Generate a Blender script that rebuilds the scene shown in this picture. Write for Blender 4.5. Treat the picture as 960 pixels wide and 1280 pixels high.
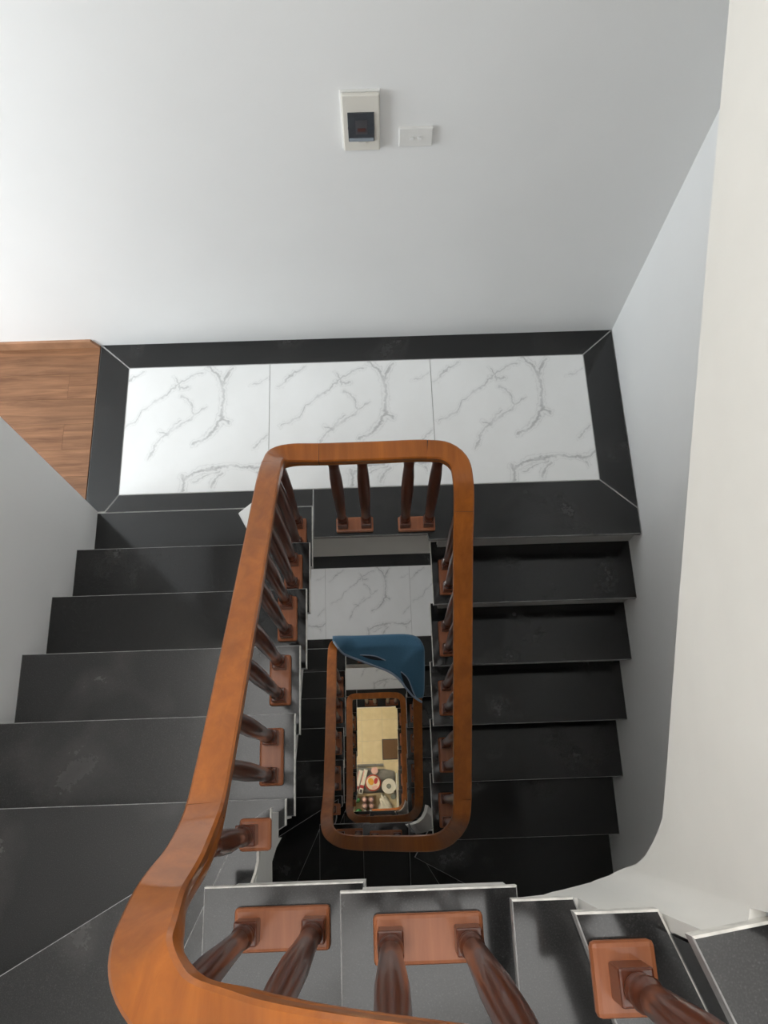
import bpy, bmesh, math, random
from mathutils import Vector, Matrix
from mathutils.geometry import tessellate_polygon
from mathutils.bvhtree import BVHTree

for o in list(bpy.data.objects):
    bpy.data.objects.remove(o, do_unlink=True)
scene = bpy.context.scene
COL = scene.collection

# ------------------------------------------------------------------ camera
def rotation(a, b, c):
    return Matrix.Rotation(c, 3, 'Z') @ Matrix.Rotation(a, 3, 'X') @ Matrix.Rotation(b, 3, 'Z')
cam_data = bpy.data.cameras.new('camera')
cam_data.sensor_fit = 'VERTICAL'
cam_data.sensor_height = 36.0
cam_data.lens = 992.2 * 36.0 / 1280.0
cam_data.clip_start = 0.01
cam = bpy.data.objects.new('camera', cam_data)
COL.objects.link(cam)
M4 = rotation(.3409, -.0062, -.0279).to_4x4()
M4.translation = Vector((0, 0, 3.1))
cam.matrix_world = M4
scene.camera = cam

# ------------------------------------------------------------------ light
world = bpy.data.worlds.new('daylight')
scene.world = world
world.use_nodes = True
bg = world.node_tree.nodes['Background']
bg.inputs['Color'].default_value = (1.0, .985, .955, 1)
bg.inputs['Strength'].default_value = 1.6
scene.view_settings.view_transform = 'Standard'
scene.view_settings.look = 'None'
scene.view_settings.gamma = 1.0
scene.view_settings.use_curve_mapping = False
scene.view_settings.exposure = 1.1

def area(name, loc, target, sx, sy, power, color):
    d = bpy.data.lights.new(name, 'AREA')
    d.shape = 'RECTANGLE'; d.size = sx; d.size_y = sy
    d.energy = power; d.color = color
    o = bpy.data.objects.new(name, d)
    COL.objects.link(o)
    o.location = loc
    o.rotation_euler = (Vector(target) - Vector(loc)).to_track_quat('-Z', 'Y').to_euler()
    return o
# daylight from the room the landing opens to; added fill for the landings below
area('daylight_and_fill', (-4.12, .75, 1.35), (0.2, 1.3, .9), 2.0, 1.7, 74, (.88, .95, 1.0))
area('daylight_and_fill', (-1.45, 1.54, -2.05), (0.2, 1.5, -2.6), 0.62, 1.25, 4.2, (.93, .97, 1.0))
area('daylight_and_fill', (-1.45, 1.54, -5.45), (0.2, 1.5, -6.0), 0.62, 1.25, 0.5, (.93, .97, 1.0))

# ------------------------------------------------------------------ constants
R_ = .18                    # riser of the upper turn
XL, XR = -1.157, 1.087      # stair walls
YF, YNEAR = 1.935, -1.06    # far wall, wall behind
S = 3.40                    # storey height
GROUND = -9.0
TOP = 4.7
MATS = {}

# ------------------------------------------------------------------ material helpers
def new_mat(name):
    m = bpy.data.materials.new(name)
    m.use_nodes = True
    nt = m.node_tree
    return m, nt, nt.nodes['Principled BSDF']
def N(nt, typ, **kw):
    n = nt.nodes.new(typ)
    for k, v in kw.items():
        setattr(n, k, v)
    return n
def ramp(nt, stops, interp='LINEAR'):
    n = nt.nodes.new('ShaderNodeValToRGB')
    cr = n.color_ramp
    cr.interpolation = interp
    while len(cr.elements) > 1:
        cr.elements.remove(cr.elements[-1])
    cr.elements[0].position, c = stops[0][0], stops[0][1]
    cr.elements[0].color = (*c, 1) if len(c) == 3 else c
    for p, c in stops[1:]:
        e = cr.elements.new(p)
        e.color = (*c, 1) if len(c) == 3 else c
    return n
def mix(nt, fac, a, b):
    n = nt.nodes.new('ShaderNodeMix')
    n.data_type = 'RGBA'
    for sock, v in ((n.inputs[0], fac), (n.inputs[6], a), (n.inputs[7], b)):
        if hasattr(v, 'links') or hasattr(v, 'is_linked'):
            nt.links.new(v, sock)
        elif isinstance(v, (int, float)):
            sock.default_value = v
        else:
            sock.default_value = (*v, 1)
    return n.outputs[2]
def coords(nt, kind='Object', scale=(1, 1, 1), rot=(0, 0, 0), loc=(0, 0, 0)):
    tc = nt.nodes.new('ShaderNodeTexCoord')
    mp = nt.nodes.new('ShaderNodeMapping')
    mp.inputs['Scale'].default_value = scale
    mp.inputs['Rotation'].default_value = rot
    mp.inputs['Location'].default_value = loc
    nt.links.new(tc.outputs[kind], mp.inputs['Vector'])
    return mp.outputs['Vector']
def noise(nt, vec, scale, detail=4, rough=.55, dist=0):
    n = nt.nodes.new('ShaderNodeTexNoise')
    n.inputs['Scale'].default_value = scale
    n.inputs['Detail'].default_value = detail
    n.inputs['Roughness'].default_value = rough
    n.inputs['Distortion'].default_value = dist
    nt.links.new(vec, n.inputs['Vector'])
    return n
def bump(nt, bsdf, height, strength=.1, dist=.002):
    b = nt.nodes.new('ShaderNodeBump')
    b.inputs['Strength'].default_value = strength
    b.inputs['Distance'].default_value = dist
    nt.links.new(height, b.inputs['Height'])
    nt.links.new(b.outputs['Normal'], bsdf.inputs['Normal'])
def plain(name, col, rough=.5, metal=0, coat=0, vary=.08, scale=30, spec=.5, bumpy=0):
    m, nt, b = new_mat(name)
    v = coords(nt)
    n = noise(nt, v, scale)
    lo = tuple(max(0, c * (1 - vary)) for c in col)
    hi = tuple(min(1, c * (1 + vary)) for c in col)
    r = ramp(nt, [(.3, lo), (.7, hi)])
    nt.links.new(n.outputs['Fac'], r.inputs['Fac'])
    nt.links.new(r.outputs['Color'], b.inputs['Base Color'])
    b.inputs['Roughness'].default_value = rough
    b.inputs['Metallic'].default_value = metal
    b.inputs['Coat Weight'].default_value = coat
    b.inputs['Specular IOR Level'].default_value = spec
    if bumpy:
        bump(nt, b, n.outputs['Fac'], bumpy, .004)
    MATS[name] = m
    return m

plain('wall_paint', (.86, .86, .85), .55, vary=.012, scale=3, spec=.3, bumpy=.03)
plain('stringer_paint', (.86, .845, .80), .5, vary=.03, scale=5, spec=.3, bumpy=.05)
plain('cut_edge', (.74, .72, .67), .5, vary=.25, scale=40)
plain('cut_edge_dull', (.32, .315, .31), .4, vary=.25, scale=40)
plain('riser_paint', (.50, .49, .47), .45, vary=.06, scale=12)
plain('box_plastic', (.76, .73, .66), .45, vary=.02, scale=8)
plain('switch_plastic', (.80, .79, .76), .4, vary=.02, scale=8)
plain('smoked_cover', (.060, .066, .074), .12, vary=.15, scale=25)
plain('cover_lip', (.30, .34, .38), .3, vary=.1)
plain('breaker_grey', (.075, .075, .08), .4, vary=.1)
plain('breaker_red', (.09, .035, .03), .4, vary=.1)
plain('white_paper', (.85, .85, .83), .7, vary=.02)
plain('door_mat', (.16, .095, .055), .95, vary=.25, scale=180, bumpy=.4)
plain('grey_sheet', (.22, .225, .235), .6, vary=.2, scale=9, bumpy=.2)
plain('carton', (.50, .37, .22), .8, vary=.1, scale=15)
plain('plank_wood', (.46, .30, .14), .6, vary=.2, scale=9)
plain('white_plastic', (.82, .82, .80), .35, vary=.03)
plain('bag_plastic', (.84, .83, .79), .4, vary=.12, scale=25, bumpy=.3)
plain('lid_red', (.45, .06, .04), .35, vary=.1)
plain('lid_print', (.80, .72, .62), .35, vary=.1, scale=20)
plain('print_orange', (.75, .38, .05), .4, vary=.1)
plain('print_red', (.50, .04, .05), .4, vary=.1)
plain('print_dark', (.05, .05, .06), .5, vary=.1)
plain('print_pink', (.80, .52, .52), .5, vary=.1)
plain('reel_grey', (.20, .23, .22), .5, vary=.2)
plain('bottle_green', (.05, .26, .09), .15, vary=.2)
plain('bottle_pink', (.58, .40, .42), .2, vary=.2)
plain('bottle_clear', (.45, .47, .50), .12, vary=.2)
plain('lamp_body', (.8, .8, .8), .4, vary=.02)
plain('piping', (.30, .36, .46), .8, vary=.1)
plain('pocket_shadow', (.018, .022, .03), .95, vary=.2)
plain('plank_seam', (.12, .055, .028), .7, vary=.2)
plain('skirting', (.36, .19, .105), .5, vary=.2, scale=14)
plain('grout', (.50, .49, .47), .8, vary=.1)

def mat_granite(name, lift, wear):
    m, nt, b = new_mat(name)
    tc = nt.nodes.new('ShaderNodeNewGeometry')
    pos = tc.outputs['Position']
    sp = noise(nt, pos, 420, 2, .6)
    r = ramp(nt, [(.45, (.0065 + lift,) * 3), (.64, (.013 + lift * 1.3,) * 3), (.76, (.05 + lift,) * 3)])
    nt.links.new(sp.outputs['Fac'], r.inputs['Fac'])
    # scuffed, dusty patches of worn polish
    big = noise(nt, pos, 4.2, 2, .5, .2)
    rb = ramp(nt, [(.52, (0, 0, 0)), (.76, (1, 1, 1))])
    nt.links.new(big.outputs['Fac'], rb.inputs['Fac'])
    fine = noise(nt, pos, 60, 4, .7)
    rf = ramp(nt, [(.3, (.55, .55, .55)), (.75, (1, 1, 1))])
    nt.links.new(fine.outputs['Fac'], rf.inputs['Fac'])
    mul = nt.nodes.new('ShaderNodeMath'); mul.operation = 'MULTIPLY'
    nt.links.new(rb.outputs['Color'], mul.inputs[0]); nt.links.new(rf.outputs['Color'], mul.inputs[1])
    mu2 = nt.nodes.new('ShaderNodeMath'); mu2.operation = 'MULTIPLY'; mu2.inputs[1].default_value = wear
    nt.links.new(mul.outputs[0], mu2.inputs[0])
    c = mix(nt, mu2.outputs[0], r.outputs['Color'], (.075, .07, .067))
    nt.links.new(c, b.inputs['Base Color'])
    rr = ramp(nt, [(0, (.10, .10, .10)), (1, (.42, .42, .42))])
    nt.links.new(mul.outputs[0], rr.inputs['Fac'])
    nt.links.new(rr.outputs['Color'], b.inputs['Roughness'])
    MATS[name] = m
    b.inputs['Specular IOR Level'].default_value = .55
mat_granite('black_granite', 0, .30)
mat_granite('dusty_granite', .016, .75)

VEINS_BOLD = [[(-0.272, -0.013), (-0.226, -0.043), (-0.208, -0.108), (-0.201, -0.199), (-0.213, -0.243), (-0.177, -0.283)], [(-0.166, -0.017), (-0.206, -0.09)], [(-0.198, -0.252), (-0.254, -0.338), (-0.321, -0.374)], [(-0.352, -0.54), (-0.31, -0.508), (-0.246, -0.493), (-0.151, -0.483), (-0.06, -0.5), (-0.001, -0.468)], [(-0.358, -0.523), (-0.356, -0.59)], [(-0.239, -0.577), (-0.211, -0.528), (-0.193, -0.512)]]
VEINS_FAINT = [[(-0.67, -0.119), (-0.626, -0.057), (-0.558, -0.022)], [(-0.664, -0.303), (-0.582, -0.265), (-0.555, -0.213), (-0.453, -0.136), (-0.4, -0.083), (-0.298, -0.031)], [(-0.422, -0.054), (-0.394, -0.11), (-0.361, -0.102)], [(-0.515, -0.441), (-0.477, -0.357), (-0.402, -0.298), (-0.334, -0.256), (-0.282, -0.205)], [(-0.474, -0.313), (-0.436, -0.332), (-0.408, -0.28), (-0.383, -0.263)], [(-0.078, -0.103), (-0.014, -0.074)], [(-0.064, -0.406), (-0.01, -0.347)], [(-0.314, -0.55), (-0.249, -0.518), (-0.208, -0.503)], [(-0.045, -0.509), (-0.033, -0.534)], [(-0.389, -0.147), (-0.344, -0.185), (-0.317, -0.239)]]

def mat_marble():
    """white tile with the printed grey veins of one sheet; origin at the tile's right far corner"""
    m, nt, b = new_mat('marble')
    L = nt.links
    def vm(op, a, bb):
        n = nt.nodes.new('ShaderNodeVectorMath'); n.operation = op
        for i, v in enumerate((a, bb)):
            if isinstance(v, tuple):
                n.inputs[i].default_value = v
            else:
                L.new(v, n.inputs[i])
        return n
    def ma(op, a, bb=0.0, clamp=False):
        n = nt.nodes.new('ShaderNodeMath'); n.operation = op; n.use_clamp = clamp
        for i, v in enumerate((a, bb)):
            if isinstance(v, (int, float)):
                n.inputs[i].default_value = v
            else:
                L.new(v, n.inputs[i])
        return n.outputs[0]
    v = coords(nt)
    base = noise(nt, v, 4, 5, .6)
    cb = ramp(nt, [(.3, (.82, .82, .805)), (.7, (.87, .87, .86))])
    L.new(base.outputs['Fac'], cb.inputs['Fac'])
    col = cb.outputs['Color']
    flat = vm('MULTIPLY', v, (1, 1, 0)).outputs[0]
    nz = noise(nt, v, 26, 4, .6)
    def warped(nz, amp):
        off = vm('SUBTRACT', nz.outputs['Color'], (.5, .5, .5)).outputs[0]
        off = vm('MULTIPLY', off, (amp, amp, 0)).outputs[0]
        return vm('ADD', flat, off).outputs[0]
    p1 = warped(nz, .050)
    def field(lines, p):
        cur = None
        for ln in lines:
            for a, bb in zip(ln[:-1], ln[1:]):
                ba = (bb[0] - a[0], bb[1] - a[1], 0.0)
                q = max(1e-6, ba[0] ** 2 + ba[1] ** 2)
                pa = vm('SUBTRACT', p, (a[0], a[1], 0.0)).outputs[0]
                h = vm('DOT_PRODUCT', pa, (ba[0] / q, ba[1] / q, 0.0)).outputs['Value']
                h = ma('ADD', h, 0.0, True)
                sc = nt.nodes.new('ShaderNodeVectorMath'); sc.operation = 'SCALE'
                sc.inputs[0].default_value = ba; L.new(h, sc.inputs['Scale'])
                d = vm('DISTANCE', pa, sc.outputs[0]).outputs['Value']
                cur = d if cur is None else ma('MINIMUM', cur, d)
        return cur
    md = noise(nt, v, 11, 3, .6)
    mr = ramp(nt, [(.32, (.25, .25, .25)), (.62, (1, 1, 1))])
    L.new(md.outputs['Fac'], mr.inputs['Fac'])
    for lines, pp, wd, strength in ((VEINS_FAINT, p1, .0046, .62), (VEINS_BOLD, p1, .0062, .80)):
        d = field(lines, pp)
        k = ma('DIVIDE', d, wd * 5)
        rv = ramp(nt, [(0, (1, 1, 1)), (.13, (.65, .65, .65)), (.26, (.14, .14, .14)), (.40, (.06, .06, .06)), (.50, (.42, .42, .42)), (.60, (.05, .05, .05)), (1, (0, 0, 0))])
        L.new(k, rv.inputs['Fac'])
        f = ma('MULTIPLY', rv.outputs['Color'], mr.outputs['Color'])
        f = ma('MULTIPLY', f, strength)
        col = mix(nt, f, col, (.36, .36, .355))
    L.new(col, b.inputs['Base Color'])
    b.inputs['Roughness'].default_value = .16
    MATS['marble'] = m
mat_marble()

def mat_wood(name, dark, light, grain_axis, rough, coat, scale=1.0, space='Object'):
    m, nt, b = new_mat(name)
    sc = [34, 34, 34]; sc[grain_axis] = 2.2
    v = coords(nt, space, scale=tuple(s * scale for s in sc))
    n = noise(nt, v, 1.0, 6, .65, .6)
    r = ramp(nt, [(.28, dark), (.52, tuple((a + c) / 2 for a, c in zip(dark, light))), (.74, light)])
    nt.links.new(n.outputs['Fac'], r.inputs['Fac'])
    v2 = coords(nt, space, scale=tuple((1.5 if i == grain_axis else 4.5) for i in range(3)))
    n2 = noise(nt, v2, 1.6, 3)
    r2 = ramp(nt, [(.3, (.78, .78, .78)), (.7, (1.12, 1.1, 1.08))])
    nt.links.new(n2.outputs['Fac'], r2.inputs['Fac'])
    mm = nt.nodes.new('ShaderNodeMix'); mm.data_type = 'RGBA'; mm.blend_type = 'MULTIPLY'
    mm.inputs[0].default_value = 1
    nt.links.new(r.outputs['Color'], mm.inputs[6]); nt.links.new(r2.outputs['Color'], mm.inputs[7])
    nt.links.new(mm.outputs[2], b.inputs['Base Color'])
    b.inputs['Roughness'].default_value = rough
    b.inputs['Coat Weight'].default_value = coat
    b.inputs['Coat Roughness'].default_value = .08
    b.inputs['Specular IOR Level'].default_value = .3
    if name == 'floor_wood':
        bump(nt, b, n.outputs['Fac'], .05, .001)
    MATS[name] = m
mat_wood('rail_wood', (.29, .080, .010), (.45, .136, .018), 1, .36, .4, .8)
mat_wood('baluster_wood', (.095, .024, .010), (.145, .040, .018), 2, .28, .4, .8)
mat_wood('base_wood', (.30, .095, .038), (.46, .165, .070), 1, .42, .25)
mat_wood('floor_wood', (.14, .062, .030), (.37, .185, .095), 0, .5, .05, 1.3)

def mat_cream():
    m, nt, b = new_mat('cream_tile')
    v = coords(nt)
    n = noise(nt, v, 7, 5)
    r = ramp(nt, [(.3, (.68, .58, .38)), (.7, (.80, .70, .50))])
    nt.links.new(n.outputs['Fac'], r.inputs['Fac'])
    nt.links.new(r.outputs['Color'], b.inputs['Base Color'])
    b.inputs['Roughness'].default_value = .25
    MATS['cream_tile'] = m
mat_cream()

def mat_towel():
    m, nt, b = new_mat('blue_cloth')
    v = coords(nt)
    n = noise(nt, v, 260, 3, .7)
    r = ramp(nt, [(.3, (.040, .125, .21)), (.7, (.065, .18, .29))])
    nt.links.new(n.outputs['Fac'], r.inputs['Fac'])
    nt.links.new(r.outputs['Color'], b.inputs['Base Color'])
    b.inputs['Roughness'].default_value = .95
    b.inputs['Sheen Weight'].default_value = .3
    bump(nt, b, n.outputs['Fac'], .4, .003)
    MATS['blue_cloth'] = m
mat_towel()

# ------------------------------------------------------------------ object helpers
def link(o, parent=None):
    COL.objects.link(o)
    if parent is not None:
        o.parent = parent
    return o
def empty(name, loc=(0, 0, 0)):
    o = bpy.data.objects.new(name, None)
    o.empty_display_size = .05
    o.location = loc
    return link(o)
def tag(o, label, cat, group=None):
    o['label'] = label; o['category'] = cat
    if group:
        o['group'] = group
    return o
def structure(o, label=None):
    o['kind'] = 'structure'
    if label:
        o['label'] = label
    return o
def obj_from_bm(name, bm, mats, parent=None, smooth=False, loc=None):
    me = bpy.data.meshes.new(name)
    if loc is not None:
        bmesh.ops.translate(bm, verts=bm.verts, vec=-Vector(loc))
    bmesh.ops.recalc_face_normals(bm, faces=bm.faces)
    bm.to_mesh(me); bm.free()
    for mt in (mats if isinstance(mats, (list, tuple)) else [mats]):
        me.materials.append(MATS[mt])
    if smooth:
        for p in me.polygons:
            p.use_smooth = True
    o = bpy.data.objects.new(name, me)
    if loc is not None:
        o.location = loc
    return link(o, parent)
def child_local(o, parent):
    """parent o while keeping its world place (parents are unrotated empties or objects)"""
    w = o.location.copy()
    p = parent
    off = Vector((0, 0, 0))
    while p is not None:
        off += p.location
        p = p.parent
    o.parent = parent
    o.location = w - off
    return o
def box_bm(x0, x1, y0, y1, z0, z1, bev=0, bm=None):
    new = bm is None
    if new:
        bm = bmesh.new()
    vs = [bm.verts.new((x, y, z)) for z in (z0, z1) for x, y in ((x0, y0), (x1, y0), (x1, y1), (x0, y1))]
    fs = [(3, 2, 1, 0), (4, 5, 6, 7), (0, 1, 5, 4), (1, 2, 6, 5), (2, 3, 7, 6), (3, 0, 4, 7)]
    faces = [bm.faces.new([vs[i] for i in f]) for f in fs]
    if bev:
        es = list({e for f in faces for e in f.edges})
        bmesh.ops.bevel(bm, geom=es, offset=bev, segments=2, affect='EDGES', profile=.5)
    return bm
def box(name, x0, x1, y0, y1, z0, z1, mat, parent=None, bev=0):
    c = Vector(((x0 + x1) / 2, (y0 + y1) / 2, z0))
    o = obj_from_bm(name, box_bm(x0, x1, y0, y1, z0, z1, bev), mat, None, loc=c)
    if parent is not None:
        child_local(o, parent)
    return o
def clip(poly, n, p0):
    """keep the side where (p - p0).n >= 0"""
    out = []
    m = len(poly)
    for i in range(m):
        a, b = poly[i], poly[(i + 1) % m]
        da = (a[0] - p0[0]) * n[0] + (a[1] - p0[1]) * n[1]
        db = (b[0] - p0[0]) * n[0] + (b[1] - p0[1]) * n[1]
        if da >= 0:
            out.append(a)
        if (da >= 0) != (db >= 0):
            t = da / (da - db)
            out.append((a[0] + t * (b[0] - a[0]), a[1] + t * (b[1] - a[1])))
    res = []
    for p in out:
        if not res or math.hypot(p[0] - res[-1][0], p[1] - res[-1][1]) > 1e-4:
            res.append(p)
    if len(res) > 1 and math.hypot(res[0][0] - res[-1][0], res[0][1] - res[-1][1]) < 1e-4:
        res.pop()
    return res
def area2(poly):
    return sum(poly[i][0] * poly[(i + 1) % len(poly)][1] - poly[(i + 1) % len(poly)][0] * poly[i][1] for i in range(len(poly)))
def inset(poly, d):
    """inset a convex ccw polygon"""
    out = list(poly)
    for i in range(len(poly)):
        a, b = poly[i], poly[(i + 1) % len(poly)]
        l = math.hypot(b[0] - a[0], b[1] - a[1])
        n = (-(b[1] - a[1]) / l, (b[0] - a[0]) / l)
        out = clip(out, n, (a[0] + n[0] * d, a[1] + n[1] * d))
    return out
def slab(name, poly, ztop, thick, mats, parent=None, rim=.0018, drop=.0012, white=None, wrim=.004):
    """stone plate: polished top, slightly chamfered pale arris, cut sides. mats = (top, edge)"""
    if area2(poly) < 0:
        poly = poly[::-1]
    cx = sum(p[0] for p in poly) / len(poly); cy = sum(p[1] for p in poly) / len(poly)
    bm = bmesh.new()
    ins = []
    m = len(poly)
    # mitred inset keeps the vertex count
    for i in range(m):
        a, b, c = Vector(poly[i - 1]), Vector(poly[i]), Vector(poly[(i + 1) % m])
        e1 = (b - a).normalized(); e2 = (c - b).normalized()
        n1 = Vector((-e1.y, e1.x)); n2 = Vector((-e2.y, e2.x))
        r1 = wrim if (white and white(a, b)) else rim
        r2 = wrim if (white and white(b, c)) else rim
        dd = n1.x * n2.y - n1.y * n2.x
        if abs(dd) < .05:
            ins.append(b + n1 * max(r1, r2))
        else:   # meet of the two offset edges
            c1 = n1.dot(b) + r1; c2 = n2.dot(b) + r2
            ins.append(Vector(((c1 * n2.y - c2 * n1.y) / dd, (n1.x * c2 - n2.x * c1) / dd)))
    bot = [bm.verts.new((p[0], p[1], ztop - thick)) for p in poly]
    mid = [bm.verts.new((p[0], p[1], ztop - drop)) for p in poly]
    top = [bm.verts.new((p.x, p.y, ztop)) for p in ins]
    bm.faces.new(top).material_index = 0
    bm.faces.new(bot[::-1]).material_index = 1
    for i in range(m):
        j = (i + 1) % m
        mi = 2 if (white and white(Vector(poly[i]), Vector(poly[j]))) else 1
        bm.faces.new((bot[i], bot[j], mid[j], mid[i])).material_index = mi
        bm.faces.new((mid[i], mid[j], top[j], top[i])).material_index = mi
    o = obj_from_bm(name, bm, mats, None, loc=Vector((cx, cy, ztop - thick)))
    if parent is not None:
        child_local(o, parent)
    return o
def prism(name, prof, axis, a0, a1, mat, parent=None):
    """extrude a profile: axis 'x' -> profile (y,z) ; 'z' -> profile (x,y)"""
    bm = bmesh.new()
    def P(p, a):
        return (a, p[0], p[1]) if axis == 'x' else (p[0], p[1], a)
    v0 = [bm.verts.new(P(p, a0)) for p in prof]; v1 = [bm.verts.new(P(p, a1)) for p in prof]
    for t in tessellate_polygon([[Vector((p[0], p[1], 0)) for p in prof]]):
        bm.faces.new([v0[i] for i in t]); bm.faces.new([v1[i] for i in t[::-1]])
    for i in range(len(prof)):
        j = (i + 1) % len(prof)
        bm.faces.new((v0[i], v0[j], v1[j], v1[i]))
    o = obj_from_bm(name, bm, mat, None)
    if parent is not None:
        child_local(o, parent)
    return o

# ------------------------------------------------------------------ room shell
def wall(name, boxes, label):
    bm = bmesh.new()
    for b in boxes:
        box_bm(*b, bm=bm)
    return structure(obj_from_bm(name, bm, 'wall_paint'), label)
wall('wall_far', [(-4.2, XR + .1, YF, YF + .12, GROUND - .1, TOP)], 'plain white wall behind the marble landing')
wall('wall_right', [(XR, XR + .1, YNEAR, YF, GROUND - .1, TOP)], 'plain white wall beside the right stair flight')
# left wall stops short of the far wall at landing level, where the room opens
wl = [(XL - .1, XL, YNEAR, 1.142, -.02, TOP), (XL - .1, XL, YNEAR, 1.20, GROUND - .1, -.02), (XL - .1, XL, 1.88, YF, GROUND - .1, -.16), (XL - .1, XL, 1.20, 1.88, GROUND - .1, -6.15), (XL - .1, XL, 1.20, 1.88, -4.75, -2.75), (XL - .1, XL, 1.20, 1.88, -1.35, -.16)]
wall('wall_left', wl, 'white wall along the left stair flight ending at the wood floor')
for zb in (-2.75, -6.15):  # unseen windows, added so the lower landings get light
    bmw = bmesh.new()
    for b in ((1.20, 1.24, zb, zb + 1.4), (1.84, 1.88, zb, zb + 1.4), (1.24, 1.84, zb, zb + .04), (1.24, 1.84, zb + 1.36, zb + 1.4), (1.525, 1.555, zb + .04, zb + 1.36)):
        box_bm(XL - .08, XL - .03, b[0], b[1], b[2], b[3], bm=bmw)
    structure(obj_from_bm('window_added_1' if zb > -5 else 'window_added_2', bmw, 'switch_plastic'), 'white framed window added to light the landing ' + ('one storey' if zb > -5 else 'two storeys') + ' below')
wall('wall_room', [(-4.3, -4.2, -1.3, YF, -.16, 2.95), (-4.3, XL - .1, -1.3, -1.2, -.16, 2.95)], 'white walls of the room beside the landing')
wall('wall_near', [(XL - .1, XR + .1, YNEAR - .1, YNEAR, GROUND - .1, TOP)], 'white wall behind the winder steps')

structure(obj_from_bm('ceiling', box_bm(XL - .1, XR, .99, YF, 3.05, 3.22), 'wall_paint'), 'white underside of the landing above')
structure(obj_from_bm('ceiling', box_bm(-4.3, XL - .1, -1.3, YF, 2.95, 3.1), 'wall_paint'), 'white ceiling of the room beside the landing')

# ------------------------------------------------------------------ landings
GR = ('black_granite', 'cut_edge_dull')
GRW = ('black_granite', 'cut_edge_dull', 'cut_edge')
GRD = ('dusty_granite', 'cut_edge_dull', 'cut_edge')   # walked-on, dusty plates of the upper turn
def landing(z, dx, label, full):
    xw0 = -1.208 if full else XL
    base = bmesh.new()
    # floor slab and edge beam toward the well
    box_bm(xw0 + .002, XR - .001, 1.02, YF - .001, z - .16, z - .022, bm=base)
    box_bm(-.30 + dx, XR - .001, 1.022, 1.16, z - .36, z - .16, bm=base)
    fl = structure(obj_from_bm('floor', base, 'stringer_paint'), label)
    y0, y1 = 1.213, 1.813
    xs = [-1.074, -.451, .259, .941]
    g = .0015
    # screed under the tiles so that joints look filled
    for i in range(3):
        x0, x1 = xs[i] + g, xs[i + 1] - g
        # the printed sheet is the same on each tile: origin at the tile's right far corner
        bm = box_bm(x0, x1, y0 + g, y1 - g, z - .02, z, 0)
        o = obj_from_bm('marble_tile', bm, ['marble'], None, loc=Vector((xs[i + 1] if i else xs[1], y1, z - .02)))
        child_local(o, fl)
    so = obj_from_bm('grout_bed', box_bm(xw0 + .004, XR - .004, 1.03, YF - .004, z - .022, z - .0035), 'grout')
    child_local(so, fl)
    g = .0016
    xa, xb = (-1.208 if full else XL), XR - .004
    far = [(xa + g * 2, YF), (xb, YF), (.941, y1 + g), (-1.074, y1 + g)]
    slab('border_strip', far, z, .02, GR, fl, rim=.001)
    if full:
        left = [(xa, YF - g * 2), (-1.074 - g, y1), (-1.074 - g, y0), (-1.125, 1.142), (xa, 1.142)]
        slab('border_strip', [(xa, YF - .004), (-1.074 - g, y1 - g), (-1.074 - g, y0 + g), (-1.128, 1.142), (-1.208, 1.142)], z, .02, GR, fl, rim=.001)
    else:
        slab('border_strip', [(xa, YF - .004), (-1.074 - g, y1 - g), (-1.074 - g, y0 + g), (-1.128, 1.142), (xa, 1.142)], z, .02, GR, fl, rim=.001)
    slab('border_strip', [(xb, YF - .005), (xb, 1.085), (.941 + g, y0 + g), (.941 + g, y1 - g)], z, .02, GR, fl, rim=.001)
    # wide front strip with the nosing over the right flight
    slab('border_strip', [(-.262 + dx, y0 - g), (.941, y0 - g), (xb, 1.085 - 3 * g), (xb, .970), (.21 + dx, .974), (.205 + dx, .999), (-.262 + dx, .999)], z, .022, GRW, fl)
    slab('border_strip', [(-1.074, y0 - g), (-.2645 + dx, y0 - g), (-.2645 + dx, 1.137), (-1.126, 1.137)], z, .02, GR, fl, rim=.001)
    slab('border_strip', [(XL, 1.1345), (-.2645 + dx, 1.1345), (-.2645 + dx, .872), (-.2845 + dx, .872), (-.2845 + dx, .8925), (XL, .8925)], z, .022, GRW, fl, white=lambda a, b: a.x > -.4 and b.x > -.4)
    return fl
landing(0, 0, 'marble tiled landing with a black granite border under the white wall', True)
landing(-S, -.026, 'dim marble tiled landing one storey below', False)
landing(-2 * S, -.052, 'dark marble tiled landing two storeys below', False)

# wood floor of the adjoining room
wf = structure(obj_from_bm('floor', box_bm(-4.2, -1.212, -1.2, YF - .001, -.16, -.0015), 'plank_seam'), 'wood plank floor of the room beside the landing')
rows = [1.934 - .122 * i - (.02 if i else 0) for i in range(0, 12)]
rng = random.Random(3)
for i in range(11):
    ya, yb = rows[i + 1], rows[i]
    ends = [-1.212 if ya > 1.142 else -1.2575]
    cut = -1.335 if i % 2 == 1 else (-1.62 - .3 * rng.random())
    while cut > -3.4:
        ends.append(cut); cut -= .9
    for a, b in zip(ends[:-1], ends[1:]):
        if a < -2.6:
            break
        bm = box_bm(b + .0005, a - .0005, ya + .0005, yb - .0005, -.008, 0, 0)
        o = obj_from_bm('wood_plank', bm, 'floor_wood', None, loc=Vector((b - rng.random() * .4, ya - rng.random(), -.008 - rng.random() * .3)))
        child_local(o, wf)
# wooden skirting of the room
bm = bmesh.new()
prof = [(-4.2, 0), (-1.215, 0), (-1.240, .052), (-4.2, .052)]
v0 = [bm.verts.new((p[0], YF - .012, p[1])) for p in prof]
v1 = [bm.verts.new((p[0], YF + .001, p[1])) for p in prof]
bm.faces.new(v0); bm.faces.new(v1[::-1])
for i in range(4):
    j = (i + 1) % 4
    bm.faces.new((v0[i], v0[j], v1[j], v1[i]))
structure(obj_from_bm('baseboard_far', bm, 'skirting'), 'low wooden skirting along the white wall over the wood floor')

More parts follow.
